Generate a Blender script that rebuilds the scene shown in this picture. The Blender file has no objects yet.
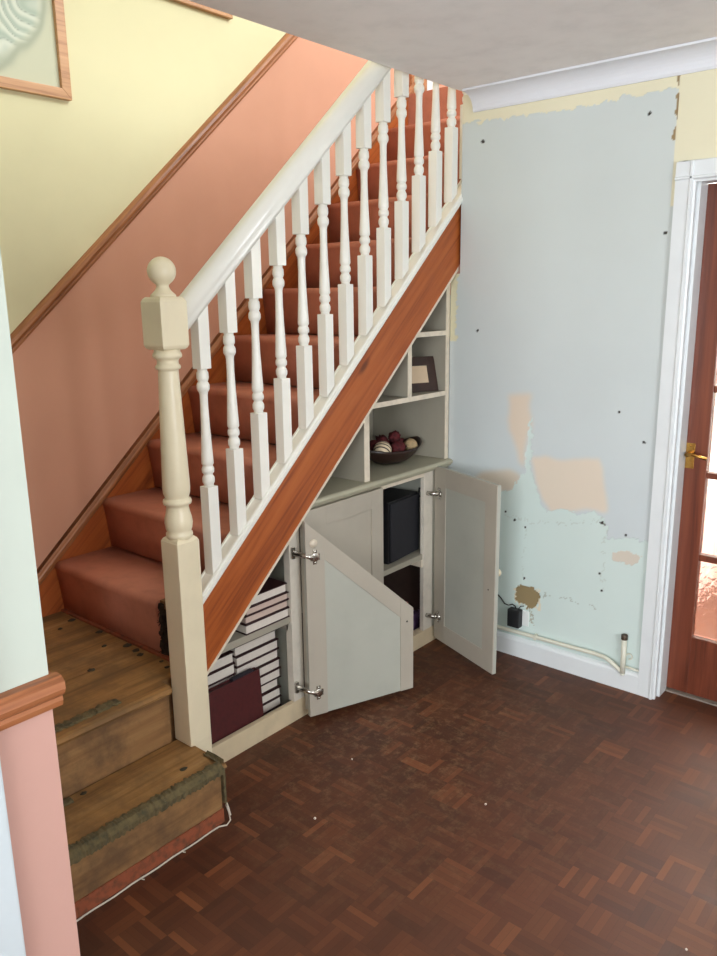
import bpy, bmesh, math, random
import numpy as np
from mathutils import Vector, Matrix, noise
random.seed(7)
scn = bpy.context.scene
COL = scn.collection
R_ = 0.205          # stair rise
G_ = 0.2303         # stair going
K_ = R_ / G_        # pitch

# ------------------------------------------------------------------ materials
def lin(c):
    return tuple(((v/255.0)/12.92 if v/255.0 <= .04045 else ((v/255.0+.055)/1.055)**2.4) for v in c[:3]) + (1.0,)

def new_mat(name):
    m = bpy.data.materials.new(name); m.use_nodes = True
    nt = m.node_tree; nt.nodes.clear()
    out = nt.nodes.new('ShaderNodeOutputMaterial'); b = nt.nodes.new('ShaderNodeBsdfPrincipled')
    nt.links.new(b.outputs[0], out.inputs[0])
    return m, nt, b

def N(nt, typ, **kw):
    n = nt.nodes.new(typ)
    for k, v in kw.items():
        if k.startswith('i_'):
            n.inputs[k[2:].replace('_', ' ')].default_value = v
        else: setattr(n, k, v)
    return n

def ramp(nt, fac, stops):
    r = nt.nodes.new('ShaderNodeValToRGB'); cr = r.color_ramp
    while len(cr.elements) < len(stops): cr.elements.new(.5)
    for e, (p, c) in zip(cr.elements, stops): e.position = p; e.color = c
    nt.links.new(fac, r.inputs[0]); return r.outputs[0]

def mixc(nt, fac, a, b, mode='MIX'):
    m = nt.nodes.new('ShaderNodeMix'); m.data_type = 'RGBA'; m.blend_type = mode
    for sock, v in ((m.inputs[0], fac), (m.inputs[6], a), (m.inputs[7], b)):
        if hasattr(v, 'is_output'): nt.links.new(v, sock)
        else: sock.default_value = v
    return m.outputs[2]

def math_(nt, op, a, b=None, c=None):
    m = nt.nodes.new('ShaderNodeMath'); m.operation = op
    for i, v in enumerate((a, b, c)):
        if v is None: continue
        if hasattr(v, 'is_output'): nt.links.new(v, m.inputs[i])
        else: m.inputs[i].default_value = v
    return m.outputs[0]

def bump(nt, b, h, strength, dist=.002):
    bn = N(nt, 'ShaderNodeBump', i_Strength=strength, i_Distance=dist)
    nt.links.new(h, bn.inputs['Height']); nt.links.new(bn.outputs[0], b.inputs['Normal'])

def paint(name, c, rough=.5, var=.06, scale=4.0, bstr=.0, bscale=200., metal=0.0, c2=None, coat=0.0):
    m, nt, b = new_mat(name)
    tc = N(nt, 'ShaderNodeNewGeometry')
    n = N(nt, 'ShaderNodeTexNoise', i_Scale=scale, i_Detail=5.0, i_Roughness=.6)
    nt.links.new(tc.outputs['Position'], n.inputs['Vector'])
    base = lin(c); dk = lin(c2) if c2 else tuple(x*(1-var*2.2) for x in base[:3])+(1,)
    lt = tuple(min(1, x*(1+var)) for x in base[:3])+(1,)
    col = ramp(nt, n.outputs[0], [(.3, dk), (.52, base), (.75, lt)])
    nt.links.new(col, b.inputs['Base Color'])
    b.inputs['Roughness'].default_value = rough; b.inputs['Metallic'].default_value = metal
    b.inputs['Coat Weight'].default_value = coat
    if bstr:
        n2 = N(nt, 'ShaderNodeTexNoise', i_Scale=bscale, i_Detail=3.0)
        nt.links.new(tc.outputs['Position'], n2.inputs['Vector']); bump(nt, b, n2.outputs[0], bstr)
    return m

def wood(name, dark, mid, light, rot=(0, 0, 0), freq=28., rough=.4, knots=True, stretch=.045, dirt=None):
    """grain runs along local Y after rot"""
    m, nt, b = new_mat(name)
    g = N(nt, 'ShaderNodeNewGeometry')
    mp = N(nt, 'ShaderNodeMapping'); mp.vector_type = 'TEXTURE'
    mp.inputs['Rotation'].default_value = rot
    nt.links.new(g.outputs['Position'], mp.inputs[0])
    mp2 = N(nt, 'ShaderNodeMapping'); mp2.inputs['Scale'].default_value = (1, stretch, 1)
    nt.links.new(mp.outputs[0], mp2.inputs[0])
    n1 = N(nt, 'ShaderNodeTexNoise', i_Scale=freq, i_Detail=6.0, i_Roughness=.65, i_Distortion=.6)
    nt.links.new(mp2.outputs[0], n1.inputs['Vector'])
    n2 = N(nt, 'ShaderNodeTexNoise', i_Scale=freq*5, i_Detail=3.0)
    nt.links.new(mp2.outputs[0], n2.inputs['Vector'])
    f = math_(nt, 'ADD', math_(nt, 'MULTIPLY', n1.outputs[0], .78), math_(nt, 'MULTIPLY', n2.outputs[0], .22))
    col = ramp(nt, f, [(.36, lin(dark)), (.5, lin(mid)), (.64, lin(light))])
    if knots:
        mp3 = N(nt, 'ShaderNodeMapping'); mp3.inputs['Scale'].default_value = (4.2, 1.5, 4.2)
        nt.links.new(mp.outputs[0], mp3.inputs[0])
        v = N(nt, 'ShaderNodeTexVoronoi', i_Scale=1.5); nt.links.new(mp3.outputs[0], v.inputs['Vector'])
        kf = ramp(nt, v.outputs['Distance'], [(.04, (1, 1, 1, 1)), (.12, (0, 0, 0, 1))])
        col = mixc(nt, math_(nt, 'MULTIPLY', kf, .75), col, tuple(x*.35 for x in lin(dark)[:3])+(1,))
    if dirt:
        n3 = N(nt, 'ShaderNodeTexNoise', i_Scale=5.0, i_Detail=6.0, i_Roughness=.7)
        nt.links.new(g.outputs['Position'], n3.inputs['Vector'])
        df = ramp(nt, n3.outputs[0], [(.42, (0, 0, 0, 1)), (.62, (1, 1, 1, 1))])
        col = mixc(nt, math_(nt, 'MULTIPLY', df, .7), col, lin(dirt))
    nt.links.new(col, b.inputs['Base Color'])
    b.inputs['Roughness'].default_value = rough
    bump(nt, b, f, .12, .001)
    return m

pitch = math.atan(K_)
M = {}
M['string'] = wood('orange varnished pine', (132, 62, 25), (168, 86, 36), (180, 99, 46), rot=(pitch, 0, 0), freq=22, rough=.45)
M['rail_wood'] = wood('varnished dado wood', (120, 70, 36), (164, 106, 66), (182, 124, 82), rot=(pitch, 0, 0), freq=30, rough=.4, knots=False)
M['flat_wood'] = wood('varnished dado wood flat', (110, 62, 34), (154, 94, 58), (172, 112, 74), freq=30, rough=.4, knots=False)
M['frame_wood'] = wood('light oak frame', (164, 114, 76), (194, 144, 100), (206, 158, 114), freq=40, rough=.45, knots=False)
M['bare'] = wood('bare dusty step boards', (100, 70, 38), (148, 107, 58), (170, 130, 80), freq=16, rough=.75, dirt=(104, 78, 48))
M['bare_x'] = wood('bare dusty riser boards', (96, 66, 38), (140, 102, 62), (158, 120, 76), freq=12, rough=.8, knots=False, dirt=(84, 62, 42))
M['door_wood'] = wood('red brown stained door', (80, 36, 22), (112, 56, 37), (128, 68, 44), rot=(math.pi/2, 0, 0), freq=18, rough=.35)
M['white_gloss'] = paint('white gloss paint', (244, 243, 235), .28, .01, 3., coat=.2)
M['cream_gloss'] = paint('cream yellowed gloss paint', (234, 222, 192), .34, .03, 7.)
M['trim_white'] = paint('white trim paint', (226, 230, 232), .35, .02, 4.)
M['casing'] = paint('darkened white casing paint', (198, 207, 212), .4, .02, 4.)  # white casing with its colour darkened to offset the strong window light
M['coving'] = paint('white coving paint', (226, 228, 234), .7, .015, 3.)
M['ceiling'] = paint('matt ceiling paint', (240, 236, 234), .9, .03, 9., .25, 60.)
M['white_wall'] = paint('pale mint white wall', (190, 198, 188), .8, .015, 4.)
M['wall_plain'] = paint('plain pale wall', (214, 214, 208), .85, .02, 3.)
M['yellow'] = paint('pale yellow wallpaper', (220, 213, 172), .85, .015, 3., .08, 300.)
M['cream_wall'] = paint('cream painted wall', (228, 222, 194), .85, .015, 3.)
M['peach'] = paint('peach wallpaper', (216, 160, 132), .85, .015, 3., .08, 300.)
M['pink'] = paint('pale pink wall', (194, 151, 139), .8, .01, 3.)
M['carpet'] = paint('terracotta carpet', (198, 130, 106), .98, .06, 14., .6, 420.)
M['carpet_frayed'] = paint('frayed dark carpet edge', (52, 40, 32), 1., .3, 60., .8, 200.)
M['residue'] = paint('grey green underlay residue', (98, 86, 58), 1., .3, 45., .9, 120., c2=(70, 66, 48))
M['scrap'] = paint('dark underlay scrap', (66, 58, 42), 1., .3, 45., .5, 120.)
M['red_paint'] = paint('flaking red paint', (140, 74, 46), .8, .2, 40., .3, 90., c2=(96, 60, 40))
M['cab'] = paint('grey cream cupboard paint', (180, 172, 158), .5, .03, 5.)
M['cab_in'] = paint('cupboard interior paint', (166, 160, 145), .6, .03, 5.)
M['cab_blue'] = paint('pale blue grey panel paint', (180, 181, 170), .5, .03, 5.)
M['cab_edge'] = paint('pale cream edge paint', (226, 214, 194), .5, .06, 25.)
M['plinth'] = paint('yellowed cream plinth paint', (214, 196, 164), .5, .05, 12.)
M['brown_in'] = paint('dark brown cupboard interior', (74, 56, 48), .7, .1, 12.)  # dark brown for the cupboard's back and lower side
M['pink_hall'] = paint('very pale pink hall paper', (236, 206, 196), .85, .01, 3.)
M['stile'] = paint('worn white stile paint', (220, 212, 198), .55, .05, 18.)
M['worktop'] = paint('sage grey worktop paint', (178, 174, 152), .45, .04, 6.)
M['chrome'] = paint('dull chrome', (206, 202, 194), .24, .2, 60., metal=1.)
M['brass'] = paint('polished brass', (196, 150, 78), .25, .1, 30., metal=1.)
M['maroon'] = paint('maroon book cloth', (74, 20, 22), .6, .1, 60.)
M['maroon_dark'] = paint('dark maroon book boards', (48, 16, 18), .6, .1, 60.)
M['navy'] = paint('navy cloth', (34, 32, 44), .7, .1, 60.)
M['pages'] = paint('white page block', (222, 214, 204), .85, .03, 90.)
M['pages_pink'] = paint('pinkish page block', (204, 182, 170), .85, .03, 90.)
M['black'] = paint('black plastic', (26, 26, 29), .5, .1, 40.)
M['speaker'] = paint('black speaker cloth', (32, 32, 38), .85, .15, 300., .4, 500.)
M['purple'] = paint('dark purple card', (96, 72, 108), .6, .08, 20.)
M['red'] = paint('red plastic', (176, 34, 34), .4, .05, 20.)
M['green'] = paint('dark green glass paint', (36, 66, 44), .4, .1, 20.)
M['bowl'] = paint('dark brown lacquer', (42, 22, 18), .3, .1, 20.)
M['berry'] = paint('dark red dried petals', (84, 16, 22), .8, .3, 60., .9, 90.)
M['woven'] = paint('beige woven reed', (186, 160, 120), .8, .2, 90., .9, 120.)
M['darkframe'] = paint('dark brown wood frame', (54, 32, 24), .4, .15, 30.)
M['mount'] = paint('cream mount card', (214, 190, 160), .9, .02, 20.)
M['pipe'] = paint('cream painted pipe', (222, 220, 204), .4, .03, 30.)
M['pipe_cap'] = paint('dull brown pipe cap', (72, 56, 42), .5, .2, 60.)
M['socket'] = paint('white socket plastic', (232, 236, 234), .35, .01, 20.)
M['cable_white'] = paint('white cable sheath', (214, 206, 190), .5, .03, 40.)
M['crumb'] = paint('white plaster crumb', (220, 210, 196), .9, .05, 60.)
M['soffit'] = paint('soffit board', (150, 142, 126), .8, .05, 8.)
M['threshold'] = paint('worn metal threshold', (168, 160, 148), .45, .1, 40., metal=.6)

def floor_mat():
    m, nt, b = new_mat('mosaic parquet')
    g = N(nt, 'ShaderNodeNewGeometry'); sp = N(nt, 'ShaderNodeSeparateXYZ')
    nt.links.new(g.outputs['Position'], sp.inputs[0])
    T = .1; NS = 5
    fx = math_(nt, 'DIVIDE', math_(nt, 'ADD', sp.outputs[0], 20.), T); fy = math_(nt, 'DIVIDE', math_(nt, 'ADD', sp.outputs[1], 20.), T)
    ix = math_(nt, 'FLOOR', fx); iy = math_(nt, 'FLOOR', fy)
    par = math_(nt, 'FLOORED_MODULO', math_(nt, 'ADD', ix, iy), 2.)
    ux = math_(nt, 'FRACT', fx); uy = math_(nt, 'FRACT', fy)
    def mixf(f, a, c):
        return math_(nt, 'ADD', math_(nt, 'MULTIPLY', a, math_(nt, 'SUBTRACT', 1., f)), math_(nt, 'MULTIPLY', c, f))
    s = math_(nt, 'MULTIPLY', mixf(par, ux, uy), float(NS)); l = mixf(par, uy, ux)
    si = math_(nt, 'FLOOR', s); sf = math_(nt, 'FRACT', s)
    cb = N(nt, 'ShaderNodeCombineXYZ'); nt.links.new(ix, cb.inputs[0]); nt.links.new(iy, cb.inputs[1]); nt.links.new(si, cb.inputs[2])
    wn = N(nt, 'ShaderNodeTexWhiteNoise'); wn.noise_dimensions = '3D'; nt.links.new(cb.outputs[0], wn.inputs[0])
    cb2 = N(nt, 'ShaderNodeCombineXYZ'); nt.links.new(ix, cb2.inputs[0]); nt.links.new(iy, cb2.inputs[1])
    wn2 = N(nt, 'ShaderNodeTexWhiteNoise'); wn2.noise_dimensions = '3D'; nt.links.new(cb2.outputs[0], wn2.inputs[0])
    rnd = math_(nt, 'ADD', math_(nt, 'MULTIPLY', wn.outputs[0], .62), math_(nt, 'MULTIPLY', wn2.outputs[0], .38))
    col = ramp(nt, rnd, [(.05, lin((68, 35, 22))), (.45, lin((84, 44, 27))), (.8, lin((97, 53, 32))), (.97, lin((122, 71, 42)))])
    big = N(nt, 'ShaderNodeTexNoise', i_Scale=1.7, i_Detail=6.0, i_Roughness=.65); nt.links.new(g.outputs['Position'], big.inputs['Vector'])
    bf = ramp(nt, big.outputs[0], [(.35, (0, 0, 0, 1)), (.65, (1, 1, 1, 1))])
    col = mixc(nt, math_(nt, 'MULTIPLY', bf, .38), col, lin((84, 56, 38)))
    # worn pale scuffs
    sc = N(nt, 'ShaderNodeTexNoise', i_Scale=22., i_Detail=9.0, i_Roughness=.8, i_Distortion=.15); nt.links.new(g.outputs['Position'], sc.inputs['Vector'])
    d = N(nt, 'ShaderNodeVectorMath'); d.operation = 'DISTANCE'; nt.links.new(g.outputs['Position'], d.inputs[0]); d.inputs[1].default_value = (.42, -.85, 0)
    near = ramp(nt, math_(nt, 'DIVIDE', d.outputs['Value'], 1.3), [(.1, (1, 1, 1, 1)), (.75, (0, 0, 0, 1))])
    sf2 = ramp(nt, sc.outputs[0], [(.49, (0, 0, 0, 1)), (.66, (1, 1, 1, 1))])
    col = mixc(nt, math_(nt, 'MULTIPLY', math_(nt, 'MULTIPLY', sf2, near), .6), col, lin((142, 112, 78)))
    e1 = math_(nt, 'MINIMUM', sf, math_(nt, 'SUBTRACT', 1., sf)); e2 = math_(nt, 'MULTIPLY', math_(nt, 'MINIMUM', l, math_(nt, 'SUBTRACT', 1., l)), float(NS))
    gap = math_(nt, 'LESS_THAN', math_(nt, 'MINIMUM', e1, e2), .035)
    col = mixc(nt, math_(nt, 'MULTIPLY', gap, .3), col, lin((40, 22, 14)))
    nt.links.new(col, b.inputs['Base Color'])
    rr = ramp(nt, big.outputs[0], [(.3, (.42,)*3+(1,)), (.7, (.6,)*3+(1,))])
    nt.links.new(rr, b.inputs['Roughness']); b.inputs['Specular IOR Level'].default_value = .36
    h = math_(nt, 'ADD', math_(nt, 'MULTIPLY', wn.outputs[0], .5), math_(nt, 'MULTIPLY', gap, -1.))
    bump(nt, b, h, .18, .001)
    return m
M['floor'] = floor_mat()

def attr_mat(name, rough=.85, bscale=260., bstr=.08):
    m, nt, b = new_mat(name)
    a = N(nt, 'ShaderNodeVertexColor'); a.layer_name = 'Col'
    g = N(nt, 'ShaderNodeNewGeometry')
    n = N(nt, 'ShaderNodeTexNoise', i_Scale=2.5, i_Detail=5.0); nt.links.new(g.outputs['Position'], n.inputs['Vector'])
    v = ramp(nt, n.outputs[0], [(.3, (.95, .95, .95, 1)), (.7, (1, 1, 1, 1))])
    nt.links.new(mixc(nt, 1.0, a.outputs[0], v, 'MULTIPLY'), b.inputs['Base Color'])
    b.inputs['Roughness'].default_value = rough
    n2 = N(nt, 'ShaderNodeTexNoise', i_Scale=bscale, i_Detail=3.0); nt.links.new(g.outputs['Position'], n2.inputs['Vector'])
    bump(nt, b, n2.outputs[0], bstr)
    return m
M['wallpaint'] = attr_mat('stripped wall layers')
M['print'] = attr_mat('pencil relief print', .6)

def glass_mat():
    m, nt, b = new_mat('obscure patterned glass')
    g = N(nt, 'ShaderNodeNewGeometry')
    n = N(nt, 'ShaderNodeTexVoronoi', i_Scale=42.); nt.links.new(g.outputs['Position'], n.inputs['Vector'])
    n2 = N(nt, 'ShaderNodeTexNoise', i_Scale=24., i_Detail=4.); nt.links.new(g.outputs['Position'], n2.inputs['Vector'])
    h = math_(nt, 'ADD', n.outputs['Distance'], n2.outputs[0])
    b.inputs['Base Color'].default_value = (.97, .97, .97, 1); b.inputs['Transmission Weight'].default_value = 1.0
    b.inputs['Roughness'].default_value = .22; b.inputs['IOR'].default_value = 1.25
    bump(nt, b, h, .7, .006)
    return m
M['glass'] = glass_mat()

# ------------------------------------------------------------------ mesh helper
class MB:
    def __init__(s): s.bm = bmesh.new()
    def box(s, x0, x1, y0, y1, z0, z1, bev=0.0, mtx=None):
        t = bmesh.new()
        v = [t.verts.new((x, y, z)) for x in (x0, x1) for y in (y0, y1) for z in (z0, z1)]
        for f in ((0, 1, 3, 2), (4, 6, 7, 5), (0, 4, 5, 1), (2, 3, 7, 6), (0, 2, 6, 4), (1, 5, 7, 3)):
            t.faces.new([v[i] for i in f])
        bmesh.ops.recalc_face_normals(t, faces=t.faces)
        if bev: bmesh.ops.bevel(t, geom=list(t.edges), offset=bev, segments=2, profile=.7, affect='EDGES')
        return s._merge(t, mtx)
    def _merge(s, t, mtx=None):
        if mtx is not None: bmesh.ops.transform(t, matrix=mtx, verts=t.verts)
        me = bpy.data.meshes.new('t'); t.to_mesh(me); t.free(); s.bm.from_mesh(me); bpy.data.meshes.remove(me); return s
    def prism(s, pts, d, bev=0.0, mtx=None, segs=2):
        """pts: 3D polygon; d: extrude vector"""
        t = bmesh.new(); d = Vector(d)
        a = [t.verts.new(p) for p in pts]; b = [t.verts.new(Vector(p)+d) for p in pts]
        n = len(pts); t.faces.new(a); t.faces.new(b[::-1])
        for i in range(n): t.faces.new([a[i], b[i], b[(i+1) % n], a[(i+1) % n]])
        bmesh.ops.recalc_face_normals(t, faces=t.faces)
        if bev: bmesh.ops.bevel(t, geom=list(t.edges), offset=bev, segments=segs, profile=.7, affect='EDGES')
        return s._merge(t, mtx)
    def lathe(s, prof, c, seg=24, mtx=None, smooth=True):
        """prof: list of (r, z), axis z through c"""
        t = bmesh.new(); rings = []
        for r, z in prof:
            if r < 1e-6: rings.append([t.verts.new((c[0], c[1], c[2]+z))])
            else: rings.append([t.verts.new((c[0]+r*math.cos(2*math.pi*k/seg), c[1]+r*math.sin(2*math.pi*k/seg), c[2]+z)) for k in range(seg)])
        for p, q in zip(rings, rings[1:]):
            for k in range(seg):
                k2 = (k+1) % seg
                if len(p) == 1 and len(q) == 1: continue
                if len(p) == 1: t.faces.new([p[0], q[k2], q[k]])
                elif len(q) == 1: t.faces.new([p[k], p[k2], q[0]])
                else: t.faces.new([p[k], p[k2], q[k2], q[k]])
        if len(rings[0]) > 1: t.faces.new(rings[0][::-1])
        if len(rings[-1]) > 1: t.faces.new(rings[-1])
        bmesh.ops.recalc_face_normals(t, faces=t.faces)
        for f in t.faces: f.smooth = smooth
        return s._merge(t, mtx)
    def tube(s, pts, r, seg=10, mtx=None):
        t = bmesh.new(); pts = [Vector(p) for p in pts]; rings = []
        up = Vector((.13, .27, .95)).normalized()
        for i, p in enumerate(pts):
            d = (pts[min(i+1, len(pts)-1)]-pts[max(i-1, 0)]).normalized()
            a = d.cross(up)
            if a.length < 1e-4: a = d.cross(Vector((1, 0, 0)))
            a.normalize(); b = d.cross(a)
            rings.append([t.verts.new(p+a*r*math.cos(2*math.pi*k/seg)+b*r*math.sin(2*math.pi*k/seg)) for k in range(seg)])
        for p, q in zip(rings, rings[1:]):
            for k in range(seg): t.faces.new([p[k], p[(k+1) % seg], q[(k+1) % seg], q[k]])
        t.faces.new(rings[0][::-1]); t.faces.new(rings[-1])
        bmesh.ops.recalc_face_normals(t, faces=t.faces)
        for f in t.faces: f.smooth = True
        return s._merge(t, mtx)
    def ball(s, c, r, sx=1, sy=1, sz=1, jit=0, sub=3, seed=0):
        t = bmesh.new(); bmesh.ops.create_icosphere(t, subdivisions=sub, radius=1)
        for v in t.verts:
            k = 1+jit*noise.noise(v.co*3.5+Vector((seed*7.1, seed, 0)))
            v.co = Vector((c[0]+v.co.x*r*sx*k, c[1]+v.co.y*r*sy*k, c[2]+v.co.z*r*sz*k))
        for f in t.faces: f.smooth = True
        return s._merge(t)
    def build(s, name, mat, parent=None, smooth_angle=None):
        org = Vector((0, 0, 0)); p = parent
        while p is not None: org += p.location; p = p.parent
        bmesh.ops.translate(s.bm, vec=-org, verts=s.bm.verts)
        me = bpy.data.meshes.new(name); s.bm.to_mesh(me); s.bm.free()
        mats = mat if isinstance(mat, list) else [mat]
        for m in mats: me.materials.append(M[m])
        o = bpy.data.objects.new(name, me); COL.objects.link(o)
        if parent is not None: o.parent = parent
        return o

def empty(name, loc, label, cat, group=None):
    o = bpy.data.objects.new(name, None); COL.objects.link(o); o.location = loc; o.empty_display_size = .1
    return tag(o, label, cat, group)
def tag(o, label, cat, group=None):
    o['label'] = label; o['category'] = cat
    if group: o['group'] = group
    return o
def struct(o, label=None, cat=None):
    o['kind'] = 'structure'
    if label: o['label'] = label
    if cat: o['category'] = cat
    return o
def box_struct(name, mat, *b, label, cat):
    return struct(MB().box(*b).build(name, mat), label, cat)

# ------------------------------------------------------------------ camera
cam = bpy.data.cameras.new('camera'); co = bpy.data.objects.new('camera', cam); COL.objects.link(co)
co.location = (1.2375*1.615, -1.8424*1.615, 1.615)
co.rotation_euler = (1.33962522, 0.01338266, 0.70011674)
cam.sensor_width = 36.0; cam.lens = 785.499/956*36; cam.clip_start = .02
scn.camera = co

# ------------------------------------------------------------------ room shell
XR = 3.6; YF = -6.2; CZ = 2.405; UZ = 2.665; TOP = 5.05
box_struct('floor', 'floor', -.95, XR+.1, YF-.1, 1.8, -.12, 0.0, label='dark brown mosaic parquet floor', cat='floor')
# ceiling with the stair opening cut out of it
c = MB(); c.box(.10, XR+.1, -2.335, .0, CZ, UZ); c.box(-.95, XR+.1, YF-.1, -2.335, CZ, UZ); c.box(.10, XR+.1, 0, 2.6, CZ, UZ)
struct(c.build('ceiling', 'ceiling'), 'grey white matt ceiling with stair opening', 'ceiling')
box_struct('floor_upper', 'carpet', -.9, .10, .76, 2.6, UZ-.2, UZ-.001, label='upper landing floor at the head of the stairs', cat='floor')

# stair-side wall: yellow above the sloping dado, peach below (one wall, two papers)
def dado_z(y): return 1.54+.89*(y+1.532)
XW = -.80
for nm, mt, poly, lb in (
    ('wall_left', 'yellow', [(XW, -2.5, dado_z(-1.62)-.03), (XW, -1.62, dado_z(-1.62)-.03), (XW, 1.4, dado_z(1.4)-.03), (XW, 2.6, dado_z(1.4)-.03), (XW, 2.6, TOP), (XW, -2.5, TOP)], 'pale yellow wallpapered stair wall above dado rail'),
    ('wall_left_lower', 'peach', [(XW, -2.5, -.0), (XW, 2.6, -.0), (XW, 2.6, dado_z(1.4)-.03), (XW, 1.4, dado_z(1.4)-.03), (XW, -1.62, dado_z(-1.62)-.03), (XW, -2.5, dado_z(-1.62)-.03)], 'peach papered stair wall below dado rail')):
    struct(MB().prism(poly, (-.12, 0, 0)).build(nm, mt), lb, 'wall')

# back wall: layers of paper, plaster and filler painted per point on a fine grid with relief
def in_poly(px, pz, poly):
    ins = np.zeros(px.shape, bool); n = len(poly)
    for i in range(n):
        x1, z1 = poly[i]; x2, z2 = poly[(i+1) % n]
        cnd = (z1 > pz) != (z2 > pz)
        xi = (x2-x1)*(pz-z1)/((z2-z1) if abs(z2-z1) > 1e-9 else 1e-9)+x1
        ins ^= cnd & (px < xi)
    return ins
def seg_d(px, pz, a, b):
    ax, az = a; bx, bz = b; dx, dz = bx-ax, bz-az
    t = np.clip(((px-ax)*dx+(pz-az)*dz)/(dx*dx+dz*dz), 0, 1)
    return np.hypot(px-ax-t*dx, pz-az-t*dz)
def vnoise(px, pz, s, seed):
    r = np.random.RandomState(seed); tab = r.rand(256, 256)
    fx, fz = px*s+100, pz*s+100; ix, iz = np.floor(fx).astype(int), np.floor(fz).astype(int)
    tx, tz = fx-ix, fz-iz; tx = tx*tx*(3-2*tx); tz = tz*tz*(3-2*tz)
    g = lambda a, b: tab[a % 256, b % 256]
    return (g(ix, iz)*(1-tx)+g(ix+1, iz)*tx)*(1-tz)+(g(ix, iz+1)*(1-tx)+g(ix+1, iz+1)*tx)*tz-.5
def grid_obj(name, mat, us, vs, P, colours, parent=None):
    nu, nv = len(us), len(vs)
    me = bpy.data.meshes.new(name)
    idx = np.arange(nu*nv).reshape(nv, nu)
    faces = np.stack([idx[:-1, :-1], idx[:-1, 1:], idx[1:, 1:], idx[1:, :-1]], -1).reshape(-1, 4)
    org = parent.location if parent is not None else Vector((0, 0, 0))
    me.from_pydata([tuple(p) for p in (P-np.array(org))], [], faces.tolist())
    at = me.color_attributes.new('Col', 'FLOAT_COLOR', 'POINT')
    rgba = np.concatenate([colours, np.ones((len(colours), 1))], 1).astype(np.float32)
    at.data.foreach_set('color', rgba.ravel())
    me.materials.append(M[mat])
    o = bpy.data.objects.new(name, me); COL.objects.link(o)
    if parent is not None: o.parent = parent
    return o
def srgb(c): return np.array(lin(c)[:3])

us = np.arange(.0225, .9855, .0045); vs = np.arange(0, 2.4051, .0045)
UX, VZ = np.meshgrid(us, vs); px, pz = UX.ravel(), VZ.ravel()
jx = vnoise(px, pz, 60, 1)*.018+vnoise(px, pz, 150, 2)*.008; jz = vnoise(px, pz, 60, 3)*.018+vnoise(px, pz, 150, 4)*.008
qx, qz = px+jx, pz+jz
sx_, sz_ = px+vnoise(px, pz, 14, 5)*.03, pz+vnoise(px, pz, 14, 6)*.03
colr = np.tile(srgb((204, 211, 209)), (len(px), 1)); relief = np.full(len(px), .0012)
lower = np.clip((1.9-pz)/1.2, 0, 1)[:, None]
colr = colr*(1-lower*.6)+srgb((203, 211, 217))*lower*.6
def lay(mask, c, h):
    colr[mask] = srgb(c); relief[mask] = h
green = [(.0, .753), (.307, .753), (.358, .77), (.377, .811), (.396, .841), (.418, .861), (.419, .937), (.423, 1.027), (.435, 1.1), (.444, 1.047), (.441, .884), (.457, .831), (.478, .788), (.501, .727), (.528, .691), (.55, .708), (.607, .717), (.663, .705), (.716, .736), (.771, .719), (.794, .688), (.791, .625), (.845, .645), (.955, .649), (1.2, .65), (1.2, -.2), (0, -.2)]
b1 = [(.325, 1.175), (.425, 1.19), (.428, 1.046), (.418, .881), (.384, .895), (.36, 1.003), (.335, 1.036)]
bL = [(.10, .78), (.241, .829), (.335, .851), (.396, .841), (.388, .784), (.307, .749), (.10, .745)]
b2 = [(.453, .913), (.501, .937), (.632, .944), (.74, .949), (.759, .909), (.772, .842), (.787, .748), (.717, .727), (.643, .733), (.55, .708), (.499, .764), (.466, .833)]
oval = [(.815, .568), (.857, .594), (.943, .585), (.928, .553), (.87, .538), (.825, .548)]
hole = [(.385, .32), (.415, .343), (.477, .342), (.509, .31), (.501, .259), (.461, .239), (.398, .253), (.382, .289)]
def soft(mask, c, n):
    a = mask.reshape(len(vs), len(us)).astype(float)
    for _ in range(n):
        a = (a+np.roll(a, 1, 0)+np.roll(a, -1, 0)+np.roll(a, 1, 1)+np.roll(a, -1, 1))/5
    a = a.ravel()[:, None]; colr[:] = colr*(1-a)+srgb(c)*a
soft(in_poly(sx_, sz_, b1), (222, 206, 188), 14)
soft(in_poly(sx_, sz_, bL), (216, 204, 188), 10)
soft(in_poly(sx_, sz_, b2), (224, 210, 193), 8)
lay(in_poly(qx, qz, green), (210, 224, 220), .0)
# soft blotches within the filler
lay(in_poly(qx, qz, oval), (214, 204, 190), .0004)
# cream strip at the top and beside the door head
edge_z = 2.286+.006*np.sin(px*9)+vnoise(px, pz, 40, 8)*.012
lay((qz > edge_z) & (px < .953), (230, 224, 196), .0)
lay((px+vnoise(px, pz, 50, 9)*.006 > .951) & (pz > 1.9), (230, 224, 196), .0004)
lay((np.abs(px-.949+vnoise(px, pz, 30, 19)*.01) < .005) & (pz > 2.12) & (vnoise(px, pz, 35, 20) > -.1), (150, 128, 92), .0)
lay((qx < .056) & (pz < 1.71) & (pz > 1.40), (222, 216, 184), .0004)
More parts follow.
